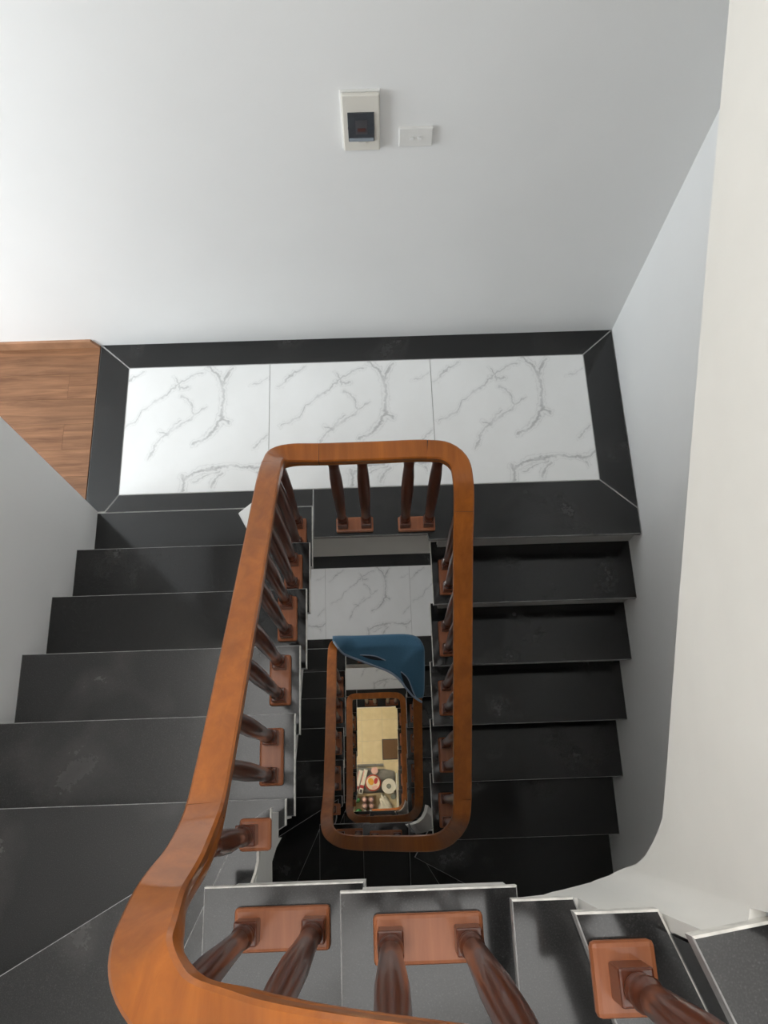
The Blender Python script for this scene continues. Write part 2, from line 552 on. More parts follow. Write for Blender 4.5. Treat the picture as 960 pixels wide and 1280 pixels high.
# ------------------------------------------------------------------ stair flights
WM = .001
BIG = [(XL + WM, YNEAR + WM), (XR - WM, YNEAR + WM), (XR - WM, 1.2), (XL + WM, 1.2)]
def lin(p, d):
    l = math.hypot(*d)
    return (p, (d[0] / l, d[1] / l))       # point on the nosing, normal pointing up-stairs
def straight_left(dx):
    return [(k, lin((0, y), (0, -1))) for k, y in ((1, .922), (2, .694), (3, .461), (4, .230), (5, -.003))]
def tread(parent, nos, nxt, inner, z, rim=.0035, under=.03, mats=GRW, wallmargin=0.0):
    poly = BIG
    poly = clip(poly, nos[1], nos[0])
    n2 = (-nxt[1][0], -nxt[1][1])
    q = (nxt[0][0] - n2[0] * under, nxt[0][1] - n2[1] * under)
    poly = clip(poly, n2, q)
    for n, p in inner:
        poly = clip(poly, n, p)
    def white(a, b):
        return any(abs((q[0] - p[0]) * n[0] + (q[1] - p[1]) * n[1]) < 1e-3 for n, p in inner for q in ((a + b) / 2,)) and \
            all(min(abs((q[0] - p[0]) * n[0] + (q[1] - p[1]) * n[1]) for n, p in inner) < 1e-3 for q in (a, b))
    slab('tread', poly, z, .022, mats, parent, rim=.0018, white=white, wrim=rim)
    return poly
def riser(parent, nos, inner, z, h, mat='riser_paint'):
    """thin plate standing 2 cm behind the nosing"""
    n = nos[1]
    poly = clip(BIG, n, (nos[0][0] + n[0] * .022, nos[0][1] + n[1] * .022))
    poly = clip(poly, (-n[0], -n[1]), (nos[0][0] + n[0] * .034, nos[0][1] + n[1] * .034))
    for a, p in inner:
        poly = clip(poly, a, (p[0] + a[0] * .03, p[1] + a[1] * .03))
    if len(poly) < 3:
        return
    cx = sum(p[0] for p in poly) / len(poly); cy = sum(p[1] for p in poly) / len(poly)
    bm = bmesh.new()
    a = [bm.verts.new((p[0], p[1], z - h + .001)) for p in poly]; b = [bm.verts.new((p[0], p[1], z - .0215)) for p in poly]
    bm.faces.new(a[::-1]); bm.faces.new(b)
    for i in range(len(a)):
        j = (i + 1) % len(a)
        bm.faces.new((a[i], a[j], b[j], b[i]))
    o = obj_from_bm('riser', bm, mat, None, loc=Vector((cx, cy, z - h)))
    child_local(o, parent)
def sawtooth(parent, ys, zs, x0, x1, ydir, depth, yend, zend):
    """concrete body under a straight flight. ys = riser planes (low to high), zs = tread tops"""
    top = []
    n = len(ys)
    for i in range(n):
        zlow = (zs[i - 1] if i else zs[0] - (zs[1] - zs[0])) - .022
        top.append((ys[i], zlow)); top.append((ys[i], zs[i] - .022))
    top.append((yend, zs[-1] - .022))
    bot = [(yend, zs[-1] - .022 - depth), (ys[0], zs[0] - .022 - depth - (zs[1] - zs[0]) * .6)]
    return prism('stringer', top + bot, 'x', x0, x1, 'stringer_paint', parent)

def left_flight(z0, r, dx, label, dusty=99):
    f = empty('stair_flight', (-.7 + dx, .5, z0))
    tag(f, label, 'stairs')
    nos = straight_left(dx)
    xi = -.256 + dx
    inner = [((-1, 0), (xi, 0))]
    nxt6 = lin((-.276 + dx, -.023), (.484, -.875))
    for i, (k, n) in enumerate(nos):
        nx = nos[i + 1][1] if i + 1 < len(nos) else nxt6
        tread(f, n, nx, [((-1, 0), (xi - .004 * (k % 2), 0))], z0 + k * r, under=.048, mats=GRD if k >= dusty else GRW)
        riser(f, n, inner, z0 + k * r, r)
    ys = [n[0][1] - .03 for _, n in nos]
    prof = []
    for i, y in enumerate(ys):
        prof += [(y, z0 + i * r - .022), (y, z0 + (i + 1) * r - .022)]
    prof += [(-.06, z0 + 5 * r - .022), (-.06, z0 + 5 * r - .36), (.9, z0 - .17), (1.02, z0 - .16), (1.02, z0 - .022)]
    # keep ccw and simple
    prism('stringer', prof[::-1], 'x', XL + .001, xi - .03, 'stringer_paint', f)
    return f

def winders(z0, r, dx, spec, label, ks, bodydepth=.30, setback=lambda k: .012, mats=GRW):
    """spec: list of (k, nosing, inner clips); last entry only closes the one before"""
    f = empty('stair_flight', (dx, -.5, z0 + ks * r))
    tag(f, label, 'stairs')
    for i in range(len(spec) - 1):
        k, n, inner = spec[i]
        if k == 7:   # its plate runs past the next nosing along a rounded inner edge
            edge = [(-.331 + dx, -.088), (-.277 + dx, -.088), (-.2745 + dx, -.106), (-.275 + dx, -.128), (-.280 + dx, -.150), (-.288 + dx, -.172), (-.288 + dx, -.21)]
            poly = edge + [(-.315 + dx, -.21), (-.315 + dx, YNEAR + WM), (-.80 + dx, YNEAR + WM)]
            slab('tread', poly, z0 + k * r, .022, mats, f, rim=.0018, wrim=.005, white=lambda a, b: a.x > -.30 + dx and b.x > -.30 + dx)
            riser(f, n, [((0, -1), (0, -.10))], z0 + k * r, r, 'black_granite')
            prism('stringer', [(-.36 + dx, -.14), (-.31 + dx, -.14), (-.31 + dx, YNEAR + WM), (-.78 + dx, YNEAR + WM)], 'z', z0 + k * r - .0225, z0 + k * r - bodydepth, 'stringer_paint', f)
            continue
        poly = tread(f, n, spec[i + 1][1], inner, z0 + k * r, rim=.003, under=.036, mats=mats)
        riser(f, n, inner, z0 + k * r, r, 'black_granite')
        # concrete under the plate
        p2 = poly
        if area2(p2) < 0:
            p2 = p2[::-1]
        for a, p in inner:
            p2 = clip(p2, a, (p[0] + a[0] * setback(k), p[1] + a[1] * setback(k)))
        p2 = clip(p2, n[1], (n[0][0] + n[1][0] * .034, n[0][1] + n[1][1] * .034))
        if len(p2) > 2:
            prism('stringer', p2, 'z', z0 + k * r - .0225, z0 + k * r - bodydepth, 'stringer_paint', f)
    return f

def right_flight(z0, r, dx, label, xi=.226, ys=(.743, .513, .275, .038, -.215)):
    f = empty('stair_flight', (.65 + dx, .4, z0 - 5 * r))
    tag(f, label, 'stairs')
    xi += dx
    prev = lin((0, .972), (0, 1))
    noss = []
    for i, y in enumerate(ys):
        n = lin((0, y), (0, 1))
        tread(f, n, prev, [((1, 0), (xi - .003 * i, 0))], z0 - (i + 1) * r, under=.047, rim=.003)
        riser(f, prev, [((1, 0), (xi, 0))], z0 - i * r, r)
        prev = n
    prof = [(1.02, z0 - .022)]
    rs = [.972] + list(ys)
    for i in range(5):
        prof += [(rs[i] + .034, z0 - i * r - .022), (rs[i] + .034, z0 - (i + 1) * r - .022)]
    riser(f, prev, [((1, 0), (xi, 0))], z0 - 5 * r, r, 'black_granite')
    prof += [(rs[5] + .0365, z0 - 5 * r - .022), (rs[5] + .0365, z0 - 5 * r - .36), (1.0, z0 - .34), (1.02, z0 - .34)]
    prism('stringer', prof[1:], 'x', xi + .028, XR - .001, 'stringer_paint', f)
    return f

left_flight(0, R_, 0, 'black granite stair flight climbing from the marble landing along the left white wall', dusty=3)
right_flight(0, R_, 0, 'black granite stair flight going down from the marble landing along the right wall')

xn = lambda x: lin((x, 0), (1, 0))
near_clip = [((0, -1), (0, -.154))]
spec_top = [
    (6, lin((-.276, -.023), (.484, -.875)), [((-1, 0), (-.274, 0))]),
    (7, lin((-.333, -.092), (.90, -.43)), [((-1, .0), (-.277, 0))]),
    (8, xn(-.351), [((0, -1), (0, -.156))]),
    (9, xn(-.083), near_clip),
    (10, xn(.181), near_clip + [((-.958, -.286), (.277, -.154))]),
    (11, lin((.234, -.15), (.958, .286)), [((0, -1), (0, -.150)), ((-.9326, -.361), (.342, -.150))]),
    (12, lin((.318, -.153), (.93, .36)), [((.1415, -.990), (.318, -.153))]),
    (13, lin((.37, -.13), (.5, .866)), [((1, 0), (.386, 0))]),
    (14, lin((0, .02), (0, 1)), [((1, 0), (.386, 0))]),
]
winders(0, R_, 0, spec_top, 'black granite winder steps turning around the near end of the stair well', 6, R_ - .0003, setback=lambda k: .012 if 8 <= k <= 9 else (.026 if k == 10 else .10), mats=GRD)

# upper right flight: only its white flank and the plates' ends face the well
uf = empty('stair_flight', (.7, .5, 13 * R_))
tag(uf, 'white plastered stair flight rising on the right above the dark flight', 'stairs')
uy = [.02, .245, .48, .715]
for i, y in enumerate(uy):
    n = lin((0, y), (0, 1)); nx = lin((0, uy[i + 1] if i < 3 else .96), (0, 1))
    tread(uf, n, nx, [((1, 0), (.386, 0))], (14 + i) * R_, under=.05 if i < 3 else .025)
    riser(uf, n, [((1, 0), (.388, 0))], (14 + i) * R_, R_)
# flank: vertical plaster face following the rounded well corner
flank = [  # x, y, z bottom, z top
    (.196, -.164, 1.70, 1.777), (.244, -.159, 1.715, 1.777), (.262, -.158, 1.692, 1.777), (.284, -.158, 1.668, 1.777), (.2855, -.158, 1.666, 1.957),
    (.322, -.158, 1.618, 1.957), (.3525, -.158, 1.577, 1.957), (.354, -.158, 1.575, 2.137), (.360, -.157, 1.567, 2.137), (.377, -.155, 1.550, 2.137),
    (.386, -.148, 1.578, 2.137), (.391, -.140, 1.606, 2.137), (.3935, -.131, 1.650, 2.137), (.394, -.127, 1.674, 2.317), (.394, -.119, 1.723, 2.317),
    (.394, -.104, 1.775, 2.317), (.394, -.084, 1.819, 2.317), (.394, -.066, 1.853, 2.317), (.394, -.046, 1.884, 2.317), (.394, .02, 1.932, 2.317), (.394, .0575, 1.958, 2.317),
    (.394, .0590, 1.959, 2.497), (.394, .218, 2.069, 2.497), (.394, .296, 2.125, 2.497), (.394, .2975, 2.126, 2.677), (.394, .376, 2.182, 2.677), (.394, .531, 2.294, 2.677), (.394, .5325, 2.295, 2.857),
    (.394, .592, 2.338, 2.857), (.394, .766, 2.470, 2.857), (.394, .7675, 2.471, 3.037), (.394, .785, 2.484, 3.037), (.394, .97, 2.625, 3.037)]
bm = bmesh.new()
rows4 = []
for i, (x, y, zb, zt) in enumerate(flank):
    a = flank[max(0, i - 1)]; b = flank[min(len(flank) - 1, i + 1)]
    t = Vector((b[0] - a[0], b[1] - a[1])).normalized()
    n = Vector((t.y, -t.x)) * (.022 if i > 17 else .018)
    rows4.append([bm.verts.new((x, y, zb)), bm.verts.new((x, y, zt)), bm.verts.new((x + n.x, y + n.y, zt)), bm.verts.new((x + n.x, y + n.y, zb))])
for i in range(len(rows4) - 1):
    for j in range(4):
        k = (j + 1) % 4
        bm.faces.new((rows4[i][j], rows4[i][k], rows4[i + 1][k], rows4[i + 1][j]))
bm.faces.new(rows4[0]); bm.faces.new(rows4[-1][::-1])
fo = obj_from_bm('stringer', bm, 'stringer_paint', smooth=True)
fo.data.set_sharp_from_angle(angle=math.radians(45))
child_local(fo, uf)
# slab behind the flank
prof = [(.058, 1.97), (.97, 2.632), (.97, 14 * R_ + 3 * R_ - .03), (.75, 17 * R_ - .03), (.75, 16 * R_ - .03), (.515, 16 * R_ - .03), (.515, 15 * R_ - .03), (.28, 15 * R_ - .03), (.28, 14 * R_ - .03), (.058, 14 * R_ - .03)]
prism('soffit', prof, 'x', .4165, XR - .001, 'stringer_paint', uf)
# plaster corner under the left winders
lw = [(-.279, -.035, .8995, 1.055), (-.279, -.06, .8995, 1.055), (-.279, -.0885, .8995, 1.057), (-.279, -.090, .8995, 1.237), (-.279, -.0985, .8995, 1.237), (-.279, -.100, .83, 1.237), (-.280, -.119, .93, 1.237), (-.281, -.147, 1.00, 1.237), (-.284, -.19, .97, 1.237), (-.284, -.26, .97, 1.237)]
bm = bmesh.new(); rws = []
for x, y, zb, zt in lw:
    rws.append([bm.verts.new((x, y, zb)), bm.verts.new((x, y, zt)), bm.verts.new((x - .0125, y, zt)), bm.verts.new((x - .0125, y, zb))])
for i in range(len(rws) - 1):
    for j in range(4):
        k = (j + 1) % 4
        bm.faces.new((rws[i][j], rws[i][k], rws[i + 1][k], rws[i + 1][j]))
bm.faces.new(rws[0]); bm.faces.new(rws[-1][::-1])
wind = [o for o in bpy.data.objects if o.get('label', '').startswith('black granite winder steps turning')][0]
child_local(obj_from_bm('stringer', bm, 'stringer_paint'), wind)

# lower turns -----------------------------------------------------------
def lower_turn(level, last):
    z0 = -S * level
    dx = -.026 * level
    zt = -S * (level - 1) - 5 * R_            # tread at the foot of the flight above
    r = (zt - z0) / 13
    names = {1: ('one storey below, leading up from its dim marble landing', 'around the near end of the well one storey below', 'one storey below, going down from its dim marble landing'),
             2: ('two storeys below, deep in the stair well', 'around the near end of the well two storeys below', 'two storeys below, reaching the cream floor')}[level]
    left_flight(z0, r, dx, 'dark granite left stair flight ' + names[0])
    sp = [
        (6, lin((-.276 + dx, -.023), (.484, -.875)), [((-1, 0), (-.274 + dx, 0))]),
        (7, lin((-.333 + dx, -.092), (.90, -.43)), [((-1, 0), (-.277 + dx, 0))]),
        (8, xn(-.365 + dx), [((0, -1), (0, -.156))]),
        (9, xn(-.108 + dx), near_clip),
        (10, xn(.142 + dx), near_clip),
        (11, lin((.17 + dx, -.26), (.853, .522)), [((0, -1), (0, -.165))]),
        (12, lin((.22 + dx, -.33), (.47, .883)), [((1, -.6), (.232 + dx, -.17))]),
        (13, lin((0, -.215), (0, 1)), [((1, 0), (.22, 0))])]
    w = winders(z0, r, dx, sp, 'dark granite winder steps ' + names[1], 6, r - .0003, mats=('black_granite', 'cut_edge_dull', 'cut_edge_dull'))
    # pale plaster web in the well corner
    bm = bmesh.new()
    arc = [(.13, -.166), (.165, -.160), (.192, -.147), (.210, -.122), (.220, -.09), (.226, -.06)]
    zt_ = [r * 10 - .03, r * 10 + .02, r * 10.8, r * 11.8, r * 12.6, r * 13 - .04]
    ring = []
    for (x, y), z in zip(arc, zt_):
        ox, oy = x + .045, y - .045
        ring.append([bm.verts.new((x + dx, y, z0 + z)), bm.verts.new((ox + dx, oy, z0 + z)), bm.verts.new((ox + dx, oy, z0 + z - .3)), bm.verts.new((x + dx, y, z0 + z - .3))])
    for i in range(len(ring) - 1):
        for j in range(4):
            k = (j + 1) % 4
            bm.faces.new((ring[i][j], ring[i][k], ring[i + 1][k], ring[i + 1][j]))
    bm.faces.new(ring[0]); bm.faces.new(ring[-1][::-1])
    child_local(obj_from_bm('stringer', bm, 'stringer_paint'), w)
    right_flight(z0, R_, dx, 'dark granite right stair flight ' + names[2])
    return r
R1 = lower_turn(1, False)
R2 = lower_turn(2, True)

# ------------------------------------------------------------------ railing
def catmull(pts, step=.013):
    P = [Vector(p) for p in pts]
    P = [P[0] * 2 - P[1]] + P + [P[-1] * 2 - P[-2]]
    out = []
    for i in range(1, len(P) - 2):
        p0, p1, p2, p3 = P[i - 1:i + 3]
        n = max(2, int((p2 - p1).length / step))
        # centripetal
        t0 = 0; t1 = t0 + max(1e-4, (p1 - p0).length) ** .5; t2 = t1 + max(1e-4, (p2 - p1).length) ** .5; t3 = t2 + max(1e-4, (p3 - p2).length) ** .5
        for k in range(n):
            t = t1 + (t2 - t1) * k / n
            A1 = p0 * ((t1 - t) / (t1 - t0)) + p1 * ((t - t0) / (t1 - t0))
            A2 = p1 * ((t2 - t) / (t2 - t1)) + p2 * ((t - t1) / (t2 - t1))
            A3 = p2 * ((t3 - t) / (t3 - t2)) + p3 * ((t - t2) / (t3 - t2))
            B1 = A1 * ((t2 - t) / (t2 - t0)) + A2 * ((t - t0) / (t2 - t0))
            B2 = A2 * ((t3 - t) / (t3 - t1)) + A3 * ((t - t1) / (t3 - t1))
            out.append(B1 * ((t2 - t) / (t2 - t1)) + B2 * ((t - t1) / (t2 - t1)))
    out.append(P[-2].copy())
    return out
W, Hh = .033, .058
_half = [(.0285, 0), (W, -.0045), (W, -.020), (.0285, -.026), (.0305, -.033), (.028, -.047), (.020, -Hh)]
PROFILE = [(-.0285, 0)] + _half + [(-a, b) for a, b in _half[:0:-1]]
def frames(path):
    fr = []
    for i, p in enumerate(path):
        a = path[max(0, i - 1)]; b = path[min(len(path) - 1, i + 1)]
        t = (b - a).normalized()
        h = Vector((t.x, t.y, 0))
        if h.length < 1e-4:
            h = fr[-1][3] if fr else Vector((1, 0, 0))
        h.normalize()
        side = Vector((h.y, -h.x, 0))
        up = side.cross(t); up.normalize()
        if up.z < 0:
            up = -up
        fr.append((p, side, up, h))
    # smooth the side vectors through the twists
    for _ in range(7):
        ns = []
        for i in range(len(fr)):
            a = fr[max(0, i - 1)][1] + fr[i][1] * 2 + fr[min(len(fr) - 1, i + 1)][1]
            u = fr[max(0, i - 1)][2] + fr[i][2] * 2 + fr[min(len(fr) - 1, i + 1)][2]
            ns.append((fr[i][0], a.normalized(), u.normalized(), fr[i][3]))
        fr = ns
    return fr
def sweep(name, path, parent, cap=True, scale=None, mat='rail_wood', shrink=1.0, widen=None):
    bm = bmesh.new()
    rings = []
    for i, (p, s, u, h) in enumerate(frames(path)):
        k = 1 + (widen[2] * math.exp(-((p - Vector(widen[0])).length / widen[1]) ** 2) if widen else 0)
        rings.append([bm.verts.new(p + s * (a * k * shrink) + u * (b if shrink == 1 else b * shrink - .0006)) for a, b in PROFILE])
    m = len(PROFILE)
    for i in range(len(rings) - 1):
        for j in range(m):
            k = (j + 1) % m
            bm.faces.new((rings[i][j], rings[i][k], rings[i + 1][k], rings[i + 1][j]))
    if cap:
        bm.faces.new(rings[0]); bm.faces.new(rings[-1][::-1])
    o = obj_from_bm(name, bm, mat, None, smooth=True, loc=path[0])
    me = o.data
    try:
        me.set_sharp_from_angle(angle=math.radians(38))
    except Exception:
        pass
    return child_local(o, parent)
def split_sections(path, cuts):
    """cut a sampled path at the indices nearest the given points"""
    idx = [0]
    for c in cuts:
        c = Vector(c)
        idx.append(min(range(len(path)), key=lambda i: (path[i] - c).length))
    idx.append(len(path) - 1)
    return [path[a:b + 1] for a, b in zip(idx[:-1], idx[1:]) if b - a > 0]
def rail_tree():
    vs, fs = [], []
    for o in bpy.data.objects:
        if o.type == 'MESH' and o.name.startswith('handrail'):
            off = Vector((0, 0, 0)); p = o
            while p is not None:
                off += p.location; p = p.parent
            n = len(vs)
            vs += [v.co + off for v in o.data.vertices]
            fs += [tuple(n + k for k in f.vertices) for f in o.data.polygons]
    return BVHTree.FromPolygons(vs, fs)
def rail_under(tree, x, y, z):
    """height where a post standing at x, y meets the rail above it, let in a little on a slope"""
    up = Vector((0, 0, 1))
    def cast(dx, dy):
        h = tree.ray_cast(Vector((x + dx, y + dy, z + .2)), up, 1.4)[0]
        return h.z if h is not None else None
    c = cast(0, 0)
    ring = [h for h in (cast(.012, 0), cast(-.012, 0), cast(0, .012), cast(0, -.012)) if h is not None]
    if c is None:
        c = min(ring)
    return max([c] + [h for h in ring if h < c + .04]) + .006
BAL = [(.0, .0145), (.006, .0185), (.012, .0185), (.017, .015), (.024, .0185), (.034, .0205), (.044, .0185), (.052, .0145), (.060, .0155), (.066, .0175)]
def baluster(parent, x, y, z, length):
    prof = list(BAL)
    for t, rr in ((.2, .0195), (.45, .0225), (.7, .0215), (.88, .0175), (.93, .0190), (.955, .0160), (1.0, .0155)):
        prof.append((.07 + (length - .07) * t, rr))
    bm = bmesh.new()
    n = 16
    rings = []
    for zz, rr in prof:
        rings.append([bm.verts.new((rr * math.cos(2 * math.pi * k / n), rr * math.sin(2 * math.pi * k / n), zz)) for k in range(n)])
    for i in range(len(rings) - 1):
        for k in range(n):
            bm.faces.new((rings[i][k], rings[i][(k + 1) % n], rings[i + 1][(k + 1) % n], rings[i + 1][k]))
    bm.faces.new(rings[0][::-1]); bm.faces.new(rings[-1])
    o = obj_from_bm('baluster', bm, 'baluster_wood', None, smooth=True)
    o.data.set_sharp_from_angle(angle=math.radians(50))
    o.location = (x, y, z)
    # square plinth at the foot of the turned post, one piece with it
    bm = bmesh.new(); bm.from_mesh(o.data)
    b0 = .021
    box_bm(-b0, b0, -b0, b0, -.047, .0005, .003, bm=bm)
    bm.to_mesh(o.data); bm.free()
    return child_local(o, parent)
BASES = []
def base_set(*a, **k):
    BASES.append((a, k))
def build_base(tree, root, x, y, z, along, length, posts=(-.5, .5), width=.068, shift=0):
    """wooden foot plate carrying balusters. along 'x' or 'y'"""
    lx, ly = (length, width) if along == 'x' else (width, length)
    bm = box_bm(x - lx / 2, x + lx / 2, y - ly / 2, y + ly / 2, z - .001, z + .020, .007)
    b = obj_from_bm('base_plate', bm, 'base_wood', None, loc=Vector((x, y, z)))
    child_local(b, root)
    d = length - .056
    for t in posts:
        bx, by = (x + d * t, y) if along == 'x' else (x + shift, y + d * t)
        z1 = z + .019 + .046
        baluster(b, bx, by, z1, rail_under(tree, bx, by, z1) - z1)

def railing(label, ctrl, cuts, widen=None):
    path = catmull(ctrl)
    root = empty('stair_railing', ctrl[0])
    tag(root, label, 'railing')
    secs = split_sections(path, cuts)
    for q, sec in enumerate(secs):
        # a hair's gap, filled by a dark glue line, parts the sections
        a = sec[0].lerp(sec[1], .04); b = sec[-1].lerp(sec[-2], .04)
        sweep('handrail', [a] + sec[1:-1] + [b], root, widen=widen)
        if q:
            sweep('glue_joint', [secs[q - 1][-2].lerp(sec[0], .8), sec[0], sec[0].lerp(sec[1], .2)], root, mat='pocket_shadow', shrink=.985)
    return root, path
sl = .178 / .236
def zL(y, z0=0):
    return z0 + .178 + (.924 - y) * sl + .739
def zR(y, z0=0):
    return z0 - (.97 - y) * sl + .755
ctrl0 = [(.46, .75, 3.80), (.46, .30, 3.46), (.455, .02, 3.22), (.44, -.10, 2.98), (.39, -.19, 2.66), (.30, -.227, 2.50), (.18, -.225, 2.41), (.05, -.224, 2.325), (-.107, -.223, 2.22), (-.175, -.2215, 2.16),
         (-.240, -.211, 2.12), (-.288, -.174, 2.07), (-.309, -.120, 1.95), (-.309, -.066, 1.785), (-.313, -.005, 1.645), (-.314, .06, zL(.06) + .01), (-.314, .35, zL(.35)), (-.314, .65, zL(.65)), (-.314, .92, zL(.92)),
         (-.314, .985, .845), (-.306, 1.028, .785), (-.27, 1.045, .758), (-.18, 1.046, .751), (0, 1.046, .751), (.17, 1.046, .751), (.232, 1.036, .750), (.270, 1.003, .744), (.282, .94, zR(.94)), (.282, .75, zR(.75)), (.282, .45, zR(.45)), (.282, .15, zR(.15)), (.282, -.03, zR(-.03))]
rail0, path0 = railing('upper reddish-brown wooden railing with turned balusters round the stair well', ctrl0,
                       [(-.313, -.005, 1.645), (-.314, .96, .86), (-.18, 1.046, .751), (.17, 1.046, .751), (.282, .86, zR(.86))], widen=((-.30, -.165, 2.05), .14, .3))
# bases on the landing, on each step of the left flight, the winders and the right flight
base_set(rail0, -.091, 1.044, 0, 'x', .152, width=.064)
base_set(rail0, .162, 1.039, 0, 'x', .152, width=.054 + .01)
base_set(rail0, -.323, 1.006, 0, 'y', .145)
for k, yc in ((1, .795), (2, .585), (3, .350), (4, .110)):
    base_set(rail0, -.322, yc, k * R_, 'y', .158 if k > 1 else .150)
base_set(rail0, -.281, -.073, 7 * R_, 'y', .066, posts=(0,), width=.068, shift=-.014)
base_set(rail0, -.2, -.230, 8 * R_, 'x', .178, width=.076)
base_set(rail0, .063, -.227, 9 * R_, 'x', .182, width=.076)
base_set(rail0, .286, -.223, 11 * R_, 'x', .080, posts=(0,), width=.084)
for k, yc in ((14, .135), (15, .365)):
    base_set(rail0, .458, yc, k * R_, 'y', .155)
for k, yc in ((1, .857), (2, .628), (3, .395), (4, .158), (5, -.082)):
    base_set(rail0, .291 - .002 * k, yc, -k * R_, 'y', .155)

def lower_rail(level, label):
    z0 = -S * level
    dx = -.026 * level
    zu = -S * (level - 1)
    dxu = -.026 * (level - 1)
    r = R1 if level == 1 else R2
    up = .08
    c = [(.282 + dxu, -.03, zR(-.03, zu)), (.276 + dxu, -.095, zR(-.1, zu)), (.25 + dxu, -.155, zu - .21), (.20 + dxu, -.192, zu - .37), (.13 + dx, -.203, zu - .52), (.0 + dx, -.209, zu - .74), (-.13 + dx, -.214, zu - .95),
         (-.21 + dx, -.205, zu - 1.08), (-.268 + dx, -.172, zu - 1.22), (-.292 + dx, -.115, zu - 1.40), (-.296 + dx, -.04, zu - 1.57), (-.30 + dx, .05, zL(.05, z0) + up), (-.305 + dx, .35, zL(.35, z0) + up * .8), (-.311 + dx, .65, zL(.65, z0) + up * .5), (-.318 + dx, .92, zL(.92, z0)),
         (-.318 + dx, .985, z0 + .845), (-.306 + dx, 1.028, z0 + .785), (-.27 + dx, 1.045, z0 + .758), (-.18 + dx, 1.046, z0 + .751), (.17 + dx, 1.046, z0 + .751), (.232 + dx, 1.036, z0 + .750), (.270 + dx, 1.003, z0 + .744), (.282 + dx, .94, zR(.94, z0)), (.282 + dx, .45, zR(.45, z0)), (.282 + dx, -.03, zR(-.03, z0))]
    if level == 2:
        zb = zR(-.03, z0)
        c += [(.276 + dx, -.095, zb - .06), (.25 + dx, -.155, zb - .2), (.20 + dx, -.192, zb - .36), (.13 + dx, -.203, zb - .5), (0 + dx, -.209, zb - .72), (-.13 + dx, -.214, zb - .93)]
    root, path = railing(label, c, [(-.18 + dx, 1.046, z0 + .751), (.17 + dx, 1.046, z0 + .751)])
    base_set(root, -.091 + dx, 1.044, z0, 'x', .152)
    base_set(root, .162 + dx, 1.044, z0, 'x', .152)
    for k, yc in ((1, .795), (2, .585), (3, .350), (4, .110)):
        base_set(root, -.31 + dx, yc, z0 + k * r, 'y', .158)
    base_set(root, -.285 + dx, -.08, z0 + 7 * r, 'y', .066, posts=(0,), shift=-.012)
    base_set(root, -.188 + dx, -.218, z0 + 8 * r, 'x', .16)
    base_set(root, .02 + dx, -.226, z0 + 9 * r, 'x', .18)
    for k, yc in ((1, .857), (2, .628), (3, .395), (4, .158), (5, -.082)):
        base_set(root, .286 + dx, yc, z0 - k * R_, 'y', .15)
    return root, path
rail1, path1 = lower_rail(1, 'wooden railing one storey below with a blue cloth over its corner')
rail2, path2 = lower_rail(2, 'dark wooden railing deepest in the stair well above the cream floor')
RAILS = rail_tree()
for a_, k_ in BASES:
    build_base(RAILS, *a_, **k_)

# ------------------------------------------------------------------ wall fittings
bx = empty('breaker_box', (-.008, YF, 1.110))
tag(bx, 'cream plastic circuit breaker box with a smoked window on the white wall', 'breaker box')
def on_wall(name, x0, x1, z0, z1, d0, d1, mat, parent, bev=0):
    return box(name, x0, x1, YF - d1, YF - d0, z0, z1, mat, parent, bev)
on_wall('back_frame', -.069, .050, 1.110, 1.334, -.001, .005, 'switch_plastic', bx, .002)
body = on_wall('cover', -.065, .048, 1.117, 1.329, .005, .019, 'box_plastic', bx, .004)
win = on_wall('window_flap', -.049, .031, 1.159, 1.269, .019, .023, 'smoked_cover', bx, .0015)
on_wall('flap_lip', -.047, .029, 1.163, 1.174, .023, .027, 'cover_lip', win, .001)
for s_ in (-.0495, .0285):
    on_wall('hinge', s_, s_ + .003, 1.208, 1.218, .023, .0255, 'print_dark', win)
brk = on_wall('breaker', -.026, .010, 1.188, 1.242, .023, .0238, 'breaker_grey', bx)
on_wall('lever', -.020, .004, 1.201, 1.212, .0238, .0262, 'breaker_red', brk)
on_wall('pull_tab', -.018, .006, 1.146, 1.157, .019, .023, 'box_plastic', bx, .001)
sw = empty('light_switch', (.161, YF, 1.12))
tag(sw, 'small white switch plate with two rockers beside the breaker box', 'light switch')
pl = on_wall('plate', .107, .213, 1.120, 1.192, -.001, .011, 'switch_plastic', sw, .003)
for cx in (.148, .172):
    on_wall('rocker', cx - .0055, cx + .0055, 1.1510, 1.1610, .011, .0155, 'white_plastic', sw, .001)

# folded paper leaning at the foot of the left rail
bm = bmesh.new()
pts = [(-.572, 1.112, .001), (-.505, 1.150, .001), (-.455, 1.035, .001), (-.512, .997, .001)]
v = [bm.verts.new(p) for p in pts]
bm.faces.new(v)
w = [bm.verts.new((p[0] + .004, p[1], p[2] + h)) for p, h in zip(pts, (.012, .045, .045, .012))]
bm.faces.new(w[::-1])
for i in range(4):
    j = (i + 1) % 4
    bm.faces.new((v[i], v[j], w[j], w[i]))
tag(obj_from_bm('folded_paper', bm, 'white_paper'), 'white folded paper lying on the black landing strip beside the left rail', 'paper')

